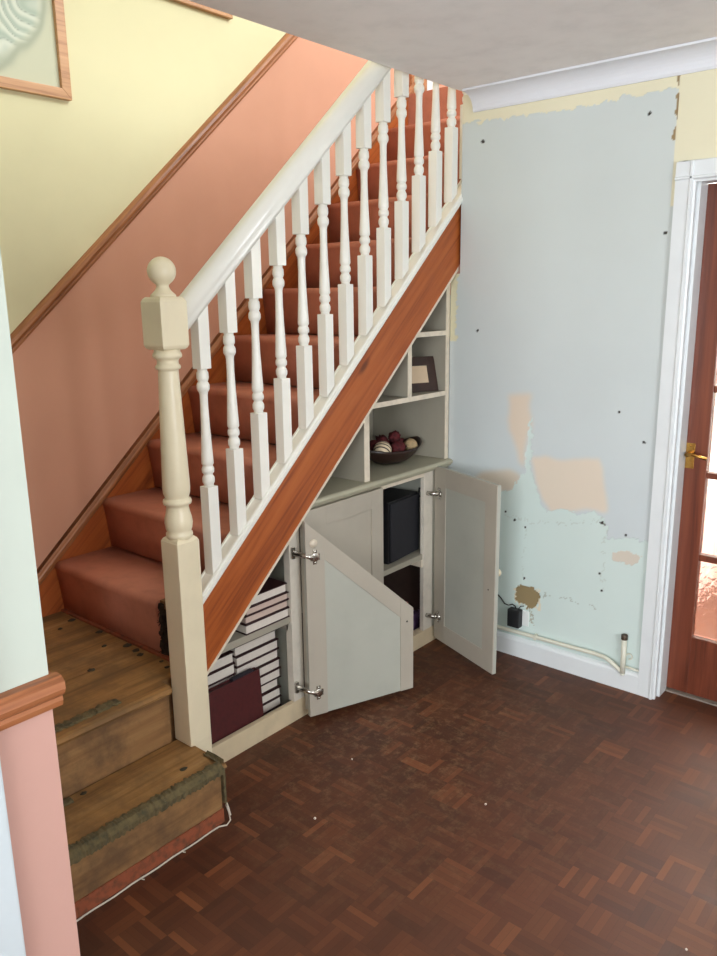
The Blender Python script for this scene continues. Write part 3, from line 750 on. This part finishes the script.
m = MB(); m.box(-.3, .014, -.20, -.132, .39, .425, .001); m.build('shelf_batten', 'cab_edge', cr)
m = MB(); m.box(.0, XF, -.984, -.19, .816, .834, .001); m.build('top_rail', 'cab_edge', cr)
# closed door
m = MB(); y0, y1 = -.985, -.513; xf = .043
m.box(XF+.002, xf-.006, y0, y1, .03, .832)
dc = m.build('door', 'cab', cr)
m = MB(); m.box(xf-.0065, xf, y0, y0+.122, .03, .832, .0015); m.box(xf-.0065, xf, y1-.075, y1, .03, .832, .0015); m.box(xf-.0065, xf, y0+.122, y1-.075, .757, .832, .0015); m.box(xf-.0065, xf, y0+.122, y1-.075, .03, .11, .0015)
m.build('door_border', 'cab', dc)
# open right door
B = math.radians(111.0); mt = doormtx(.036, -.128, B); W = .440; z0, z1 = .03, .856
m = MB(); m.box(0, W, -Tk, -.004, z0, z1, .001, mt)
do = m.build('door', 'cab_blue', cr)
m = MB(); m.box(0, .082, -.0045, 0, z0, z1, .001, mt); m.box(W-.075, W, -.0045, 0, z0, z1, .001, mt); m.box(.082, W-.075, -.0045, -.0002, z1-.085, z1, .001, mt); m.box(.082, W-.075, -.0045, -.0002, z0, z0+.085, .001, mt)
m.build('door_border', 'cab', do)
m = MB(); m.lathe([(.008, 0), (.007, .010), (.014, .016), (.0165, .024), (.012, .031), (0, .033)], (0, 0, 0), 16, mt @ Matrix.Translation((W-.032, -Tk, .47)) @ Matrix.Rotation(math.pi/2, 4, 'X')); m.build('knob', 'cream_gloss', do)
m = MB(); m.lathe([(.0035, 0), (.0035, .001), (.0, .0015)], (0, 0, 0), 8, mt @ Matrix.Translation((W-.04, .0005, .40)) @ Matrix.Rotation(-math.pi/2, 4, 'X')); m.build('screw', 'black', do)
hinge(do, mt, .735, (.012, -.168, .735)); hinge(do, mt, .145, (.012, -.168, .148))

# worktop
m = MB(); pr = [(-.43, .835), (.030, .835), (.036, .838), (.040, .845), (.046, .849), (.048, .857), (.045, .864), (.038, .868), (-.43, .868)]
m.prism([(x, -.975, z) for x, z in pr], (0, .972, 0))
tag(m.build('worktop', 'worktop'), 'sage grey moulded worktop over the under-stair cupboard', 'worktop')

# shelf unit above
sh = empty('shelf_unit', (-.2, -.3, .868), 'grey built-in shelving in the triangle between worktop and stairs', 'shelves')
m = MB(); m.box(-.40, .017, -.029, -.004, .869, 1.655); m.build('side_panel', 'cab_in', sh)
m = MB(); m.box(.017, .021, -.029, -.003, .869, 1.662, .001); m.build('edge_strip', 'cab_edge', sh)
m = MB(); m.prism([(-.40, -.95, .869), (-.40, -.03, .869), (-.40, -.03, zl(-.03)-.03), (-.40, -.85, zl(-.85)-.03)], (-.015, 0, 0)); m.build('back_panel', 'cab_in', sh)
for (ya, za) in ((-.62, 1.163), (-.305, 1.43)):
    m = MB(); m.box(-.40, .017, ya, -.030, za, za+.019); o = m.build('shelf', 'cab_in', sh)
    m = MB(); m.box(.017, .021, ya, -.030, za-.001, za+.020, .001); m.build('edge_strip', 'cab_edge', o)
for (ya, yb, za, zb_) in ((-.603, -.571, .869, 1.163), (-.311, -.285, 1.183, 1.40)):
    m = MB(); m.box(-.40, .017, ya, yb, za, zb_); o = m.build('divider', 'cab_in', sh)
    m = MB(); m.box(.017, .021, ya, yb, za, zb_, .001); m.build('edge_strip', 'cab_edge', o)

# ------------------------------------------------------------------ books
def book(label, group, x0, x1, y0, y1, z0, z1, pages='pages', cover='maroon_dark'):
    """lying flat, fore-edge towards +x, spine at -x"""
    t = .0032
    root = empty('book', ((x0+x1)/2, (y0+y1)/2, z0), label, 'book', group)
    m = MB(); m.box(x0, x1, y0, y1, z0, z0+t, .0005); m.box(x0, x1, y0, y1, z1-t, z1, .0005); m.box(x0, x0+t, y0, y1, z0+t, z1-t)
    m.build('cover', cover, root)
    m = MB(); m.box(x0+t, x1-.005, y0+.005, y1-.005, z0+t+.0002, z1-t-.0002); m.build('page_block', pages, root)
    return root
zz = .4355
order = ['bottom book of the four on the upper cabinet shelf', 'second book up of the four on the upper cabinet shelf', 'third book up of the four on the upper cabinet shelf', 'dark maroon topmost book of the four on the upper cabinet shelf']
for k, (h_, y0, y1, pg) in enumerate(((.038, -1.263, -1.046, 'pages'), (.031, -1.262, -1.047, 'pages_pink'), (.029, -1.257, -1.046, 'pages_pink'), (.036, -1.262, -1.052, 'pages'))):
    book(order[k], 'books stacked on the upper cabinet shelf', -.16, .015-.002*(k % 2), y0, y1, zz, zz+h_, pg); zz += h_+.0006
nth = ['lowest', 'second lowest', 'third from bottom', 'fourth from bottom', 'middle', 'fourth from top', 'third from top', 'second from top', 'topmost']
rnd = random.Random(5); zz = .001
for k in range(9):
    j = rnd.uniform(-.004, .004)
    book(nth[k]+' book of the right-hand floor stack inside the low cabinet', 'books in the right floor stack', -.24, -.06+j, -1.252+rnd.uniform(-.002, .002), -1.038+j, zz, zz+.0395, 'pages'); zz += .0402
nth = ['lowest', 'second lowest', 'third from bottom', 'fourth from bottom', 'fourth from top', 'third from top', 'second from top', 'topmost']
zz = .001
for k in range(8):
    j = rnd.uniform(-.003, .003)
    book(nth[k]+' book of the left-hand floor stack beside newel post', 'books in the left floor stack', -.24, -.06+j, -1.47, -1.258+j*.5, zz, zz+.043, 'pages'); zz += .0437
# maroon album standing in front
al = empty('photo_album', (-.02, -1.32, 0), 'large maroon album standing upright in front of the book stacks', 'album')
tilt = Matrix.Translation((-.005, 0, .002)) @ Matrix.Rotation(math.radians(-4), 4, 'Y') @ Matrix.Translation((.005, 0, -.002))
m = MB(); m.box(-.008, -.004, -1.475, -1.176, .002, .262, .001, tilt); m.box(-.034, -.030, -1.475, -1.176, .002, .262, .001, tilt); m.box(-.034, -.004, -1.18, -1.176, .002, .262, .001, tilt)
m.build('cover', 'maroon', al)
m = MB(); m.box(-.0298, -.0082, -1.473, -1.182, .006, .256, 0, tilt); m.build('page_block', 'maroon_dark', al)
m = MB(); m.box(-.0296, -.0078, -1.3, -1.2, .2562, .268, .001, tilt); m.build('page_tab', 'navy', al)

# ------------------------------------------------------------------ cupboard contents
rot = Matrix.Translation((0, .03, 0)) @ Matrix.Translation((-.01, -.43, 0)) @ Matrix.Rotation(math.radians(5), 4, 'Z') @ Matrix.Translation((.01, .43, 0))
sp = empty('speaker', (-.14, -.31, .4515), 'black box speaker standing on the cupboard shelf', 'speaker')
m = MB(); m.box(-.29, -.02, -.43, -.18, .4515, .732, .006, rot); m.build('cabinet', 'black', sp)
m = MB(); m.box(-.0195, -.008, -.424, -.186, .459, .726, .004, rot); m.build('grille', 'speaker', sp)
bx = empty('storage_box', (-.2, -.3, 0), 'dark purple box on the cupboard floor below the speaker', 'box')
m = MB(); m.box(-.36, -.045, -.42, -.136, .001, .115, .003); m.build('box_body', 'purple', bx)
m = MB(); m.box(-.363, -.042, -.423, -.133, .1155, .138, .003); m.build('lid', 'purple', bx)
m = MB(); m.lathe([(.016, 0), (.018, .04), (.018, .044), (.0, .044)], (-.1, -.175, .1385), 14); tag(m.build('bottle_cap', 'red'), 'small red plastic cap on the purple box', 'cap')
m = MB(); m.lathe([(.0, 0), (.02, .002), (.02, .04), (.008, .055), (.008, .07), (0, .072)], (0, 0, 0), 14, Matrix.Translation((-.11, -.29, .1385)) @ Matrix.Scale(1.35, 4)); tag(m.build('small_bottle', 'green'), 'small dark green bottle standing on the purple box', 'bottle')

# bowl and its contents
bo = empty('bowl', (-.125, -.235, .868), 'dark boat-shaped bowl of decorative balls on the worktop', 'bowl')
t = bmesh.new(); nu, nv = 40, 10; rings = []
def bowl_pt(a, s, off):
    ca, sa = math.cos(a), math.sin(a)
    L = .200-off; Wd = .100-off
    rim = .068+.022*abs(sa)**3
    ex = abs(ca)**1.2*(1 if ca > 0 else -1)
    prof = s**.75
    return (-.125+Wd*ex*prof*(1-.25*abs(sa)**4), -.235+L*sa*prof, .869+off*.8+(rim-off*.4)*(s**2.2))
for off, rev in ((0, 0), (.006, 1)):
    rr = []
    for j in range(nv+1):
        s = max(.12, j/nv); s = .22+.78*j/nv
        rr.append([t.verts.new(bowl_pt(2*math.pi*k/nu, s, off)) for k in range(nu)])
    rings.append(rr)
    for p, q in zip(rr, rr[1:]):
        for k in range(nu): t.faces.new([p[k], p[(k+1) % nu], q[(k+1) % nu], q[k]])
    t.faces.new(rr[0])
for k in range(nu): t.faces.new([rings[0][-1][k], rings[0][-1][(k+1) % nu], rings[1][-1][(k+1) % nu], rings[1][-1][k]])
bmesh.ops.recalc_face_normals(t, faces=t.faces)
for f in t.faces: f.smooth = True
mb = MB(); mb._merge(t); mb.build('bowl_body', 'bowl', bo)
def striped():
    m, nt, b = new_mat('cream ball with dark stripes')
    g = N(nt, 'ShaderNodeNewGeometry'); sp_ = N(nt, 'ShaderNodeVectorMath'); sp_.operation = 'DOT_PRODUCT'
    nt.links.new(g.outputs['Position'], sp_.inputs[0]); sp_.inputs[1].default_value = (-.35, .75, .55)
    f = math_(nt, 'FRACT', math_(nt, 'MULTIPLY', sp_.outputs['Value'], 62.))
    col = ramp(nt, f, [(.60, lin((226, 208, 178))), (.68, lin((60, 34, 26))), (.95, lin((60, 34, 26))), (1., lin((226, 208, 178)))])
    nt.links.new(col, b.inputs['Base Color']); b.inputs['Roughness'].default_value = .6
    return m
M['striped'] = striped()
m = MB(); m.ball((-.1, -.335, .945), .040); tag(m.build('decorative_ball', 'striped'), 'cream ball with dark stripes at left of the bowl', 'ball')
m = MB(); m.ball((-.085, -.150, .938), .033, jit=.12, seed=2); tag(m.build('decorative_ball', 'woven'), 'beige woven ball at right of the bowl', 'ball')
for k, (x, y, z, r) in enumerate(((-.095, -.235, .935, .036), (-.163, -.262, .957, .034), (-.14, -.185, .952, .033), (-.17, -.31, .944, .033), (-.12, -.225, .985, .026))):
    m = MB(); m.ball((x, y, z), r, jit=.5, seed=k+5); tag(m.build('potpourri_ball', 'berry'), 'dark red dried petal ball heaped in the bowl', 'ball', 'dark red balls in the bowl')

# small dark picture frame on the shelf
pf = empty('framed_photo', (-.03, -.12, 1.183), 'dark brown photo frame leaning on the upper shelf', 'photo frame')
a_ = Vector((-.006, -.046, 1.1835)); dirb = Vector((-.40, -.86, 0)).normalized()
nb = Vector((.86, -.40, 0)).normalized()
MP = Matrix(((dirb.x, nb.x, 0, a_.x), (dirb.y, nb.y, 0, a_.y), (0, 0, 1, a_.z), (0, 0, 0, 1))) @ Matrix.Rotation(math.radians(-17), 4, 'X').inverted()
fwid, fhei, fb = .20, .158, .040
m = MB()
m.box(0, fb, -.014, 0, .0, fhei, .002, MP); m.box(fwid-fb, fwid, -.014, 0, .0, fhei, .002, MP); m.box(fb, fwid-fb, -.014, 0, 0, fb, .002, MP); m.box(fb, fwid-fb, -.014, 0, fhei-fb, fhei, .002, MP)
m.build('frame', 'darkframe', pf)
m = MB(); m.box(fb-.002, fwid-fb+.002, -.011, -.006, fb-.002, fhei-fb+.002, 0, MP); m.build('mount', 'mount', pf)

# ------------------------------------------------------------------ wall pictures
def wall_picture(name, label, y0, y1, z0, z1, fwd):
    root = empty(name, (XW, (y0+y1)/2, z0), label, 'picture')
    m = MB()
    def rail(a, b, c_, d_):   # mitred bar from outer a-b to inner c-d
        m.prism([(XW+.001, *a), (XW+.001, *b), (XW+.001, *c_), (XW+.001, *d_)], (.022, 0, 0), .003)
    o = [(y0, z0), (y1, z0), (y1, z1), (y0, z1)]; i = [(y0+fwd, z0+fwd), (y1-fwd, z0+fwd), (y1-fwd, z1-fwd), (y0+fwd, z1-fwd)]
    for k in range(4): rail(o[k], o[(k+1) % 4], i[(k+1) % 4], i[k])
    m.build('frame', 'frame_wood', root)
    gu = np.linspace(y0+fwd, y1-fwd, 150); gv = np.linspace(z0+fwd, z1-fwd, 150)
    GU, GV = np.meshgrid(gu, gv); u = GU.ravel(); v = GV.ravel()
    # generic drapery-like pencil relief: soft folds inside a ragged oval
    cy_, cz_ = (y0+y1)/2-.02, (z0+z1)/2+.02
    wob = vnoise(u, v, 9, 31)*.12+vnoise(u, v, 24, 32)*.05
    rad = np.hypot((u-cy_)/((y1-y0)*.46), (v-cz_)/((z1-z0)*.43))+wob
    inside = np.clip((1-rad)/.12, 0, 1)
    ph = (v-cz_)*92+(u-cy_)*34+vnoise(u, v, 7, 33)*20+vnoise(u, v, 22, 34)*4
    fold = .5+.5*np.sin(ph); line = np.exp(-((np.mod(ph, 2*np.pi)-np.pi)/.28)**2)
    base = srgb((196, 196, 168)); folds = srgb((166, 178, 160)); dk = srgb((112, 126, 112)); lt = srgb((206, 210, 192))
    colr_ = base[None, :]*(1-inside[:, None])+inside[:, None]*(folds*(1-fold[:, None])+lt*fold[:, None])
    l_ = (inside*line*.55)[:, None]; colr_ = colr_*(1-l_)+dk*l_
    edge = (np.exp(-((rad-1)/.05)**2)*.45)[:, None]; colr_ = colr_*(1-edge)+dk*edge
    grid_obj('print', 'print', gu, gv, np.stack([np.full(len(u), XW+.008), u, v], 1), colr_, root)
    return root
wall_picture('framed_picture', 'oak framed pale green relief picture high on the stair wall', -1.93, -1.277, 2.309, 3.05, .036)
wall_picture('framed_picture', 'wooden picture frame edge beside the ceiling on the stair wall', -1.02, -.484, 2.756, 3.4, .03)

# ------------------------------------------------------------------ socket, adapter, pipes, cable
so = empty('wall_socket', (.425, 0, .2), 'white wall socket below the broken plaster hole', 'socket')
m = MB(); m.box(.408, .462, -.008, -.0005, .155, .225, .002); m.build('faceplate', 'socket', so)
ad = empty('power_adapter', (.41, -.02, .19), 'black plug adapter in the socket with trailing lead', 'adapter')
m = MB(); m.box(.376, .434, -.045, -.009, .150, .232, .005); m.build('adapter_body', 'black', ad)
m = MB(); m.tube([(.405, -.02, .232), (.40, -.018, .242), (.385, -.016, .246), (.365, -.016, .236), (.345, -.016, .24), (.325, -.016, .262), (.31, -.014, .272), (.29, -.012, .275), (.26, -.012, .30), (.22, -.012, .30)], .003, 6)
m.tube([(.418, -.02, .232), (.425, -.016, .246), (.44, -.010, .25)], .0025, 6); m.build('lead', 'black', ad)
pp = empty('radiator_pipe', (.5, -.02, .1), 'cream painted heating pipe running along the skirting top', 'pipe')
pts = [(.06, -.02, .118), (.3, -.02, .120), (.6, -.02, .124), (.78, -.02, .127), (.82, -.02, .124)]
for k in range(1, 8):
    a = k/8; pts.append((.82+.075*a, -.02-.008*math.sin(a*math.pi), .124-.042*a*a))
pts += [(.897, -.02, .083)]
m = MB(); m.tube(pts, .0085, 12); m.box(.50, .512, -.03, -.006, .112, .135, .002); m.build('feed_pipe', 'pipe', pp)
m = MB(); m.tube([(.903, -.02, .078), (.903, -.02, .15), (.902, -.02, .226)], .011, 14); m.lathe([(0, -.012), (.008, -.009), (.0115, 0)], (.903, -.02, .078), 12); m.build('tail_pipe', 'pipe', pp)
m = MB(); m.lathe([(.0125, 0), (.0135, .002), (.0135, .018), (.011, .021), (0, .021)], (.902, -.02, .226), 12); m.build('pipe_cap', 'pipe_cap', pp)
m = MB(); m.tube([(.91, -.018, .108), (.94, -.014, .105), (.966, -.012, .103)], .005, 8); m.build('branch_pipe', 'pipe', pp)
m = MB(); m.tube([(.925+.012*math.cos(a*.6), -.014, .155+.012*math.sin(a*.6)) for a in range(-3, 6)], .0025, 6); m.build('wire_clip', 'pipe', pp)
m = MB()
rnd = random.Random(3)
pts = [(.2765+.0015*math.sin(k*1.3)+.0006*k*.0, -2.33+.0288*k, .0035) for k in range(25)] + [(.292, -1.62, .006), (.288, -1.602, .012), (.272, -1.594, .03), (.26, -1.594, .05), (.268, -1.596, .06), (.28, -1.6, .05), (.29, -1.602, .03)]
m.tube(pts, .0026, 6)
for k in (6, 14, 19): m.tube([pts[k], (pts[k][0]+.012, pts[k][1]+.006, .003)], .0016, 5)
tag(m.build('loose_cable', 'cable_white'), 'thin white cable along the foot of the bottom step', 'cable')
# plaster crumbs on the floor
for k, (x, y, s_) in enumerate(((.48, -1.42, .004), (.86, -1.02, .0032), (1.35, -1.68, .0035), (.88, -2.12, .003), (1.55, -1.2, .003), (.36, -1.1, .003))):
    m = MB(); m.ball((x, y, s_*.7), s_, jit=.4, sub=2, seed=k); tag(m.build('plaster_crumb', 'crumb'), 'tiny white plaster crumb lying on the parquet floor', 'crumb', 'plaster crumbs on the floor')

# ------------------------------------------------------------------ light
wd = bpy.data.worlds.new('world'); scn.world = wd; wd.use_nodes = True
bg = wd.node_tree.nodes['Background']; bg.inputs[0].default_value = (.75, .86, 1.0, 1); bg.inputs[1].default_value = 1.0
def area(name, loc, target, sx, sy, power, col):
    l = bpy.data.lights.new(name, 'AREA'); l.shape = 'RECTANGLE'; l.size = sx; l.size_y = sy; l.energy = power; l.color = col
    o = bpy.data.objects.new(name, l); COL.objects.link(o); o.location = loc
    d = Vector(target)-Vector(loc); o.rotation_euler = d.to_track_quat('-Z', 'Y').to_euler(); return o
area('daylight_right_window', (XR-.01, -2.05, 1.5), (0, -2.05, 1.8), 1.08, 1.18, 33, (.93, .97, 1.0))
area('daylight_front_window', (2.15, YF+.02, 1.4), (2.15, 0, 2.6), 2.2, 1.5, 112, (.92, .97, 1.0))
area('daylight_landing_window', (1.88, .2, 4.0), (-.8, .2, 3.0), 2.1, 1.3, 66, (.92, .97, 1.0))
area('added_hall_light', (1.5, .9, 2.38), (1.5, .9, 0), .9, .9, 110, (1.0, .99, .97))  # overhead light added in the unseen hall to brighten the door glass

vs_ = scn.view_settings
scn.display_settings.display_device = 'sRGB'
vs_.view_transform = 'Standard'; vs_.look = 'None'; vs_.exposure = 0.57; vs_.gamma = 1.0; vs_.use_curve_mapping = False
scn.cycles.max_bounces = 10; scn.cycles.diffuse_bounces = 6; scn.cycles.transmission_bounces = 8
scn.cycles.caustics_reflective = False; scn.cycles.caustics_refractive = False; scn.cycles.sample_clamp_indirect = 6.0
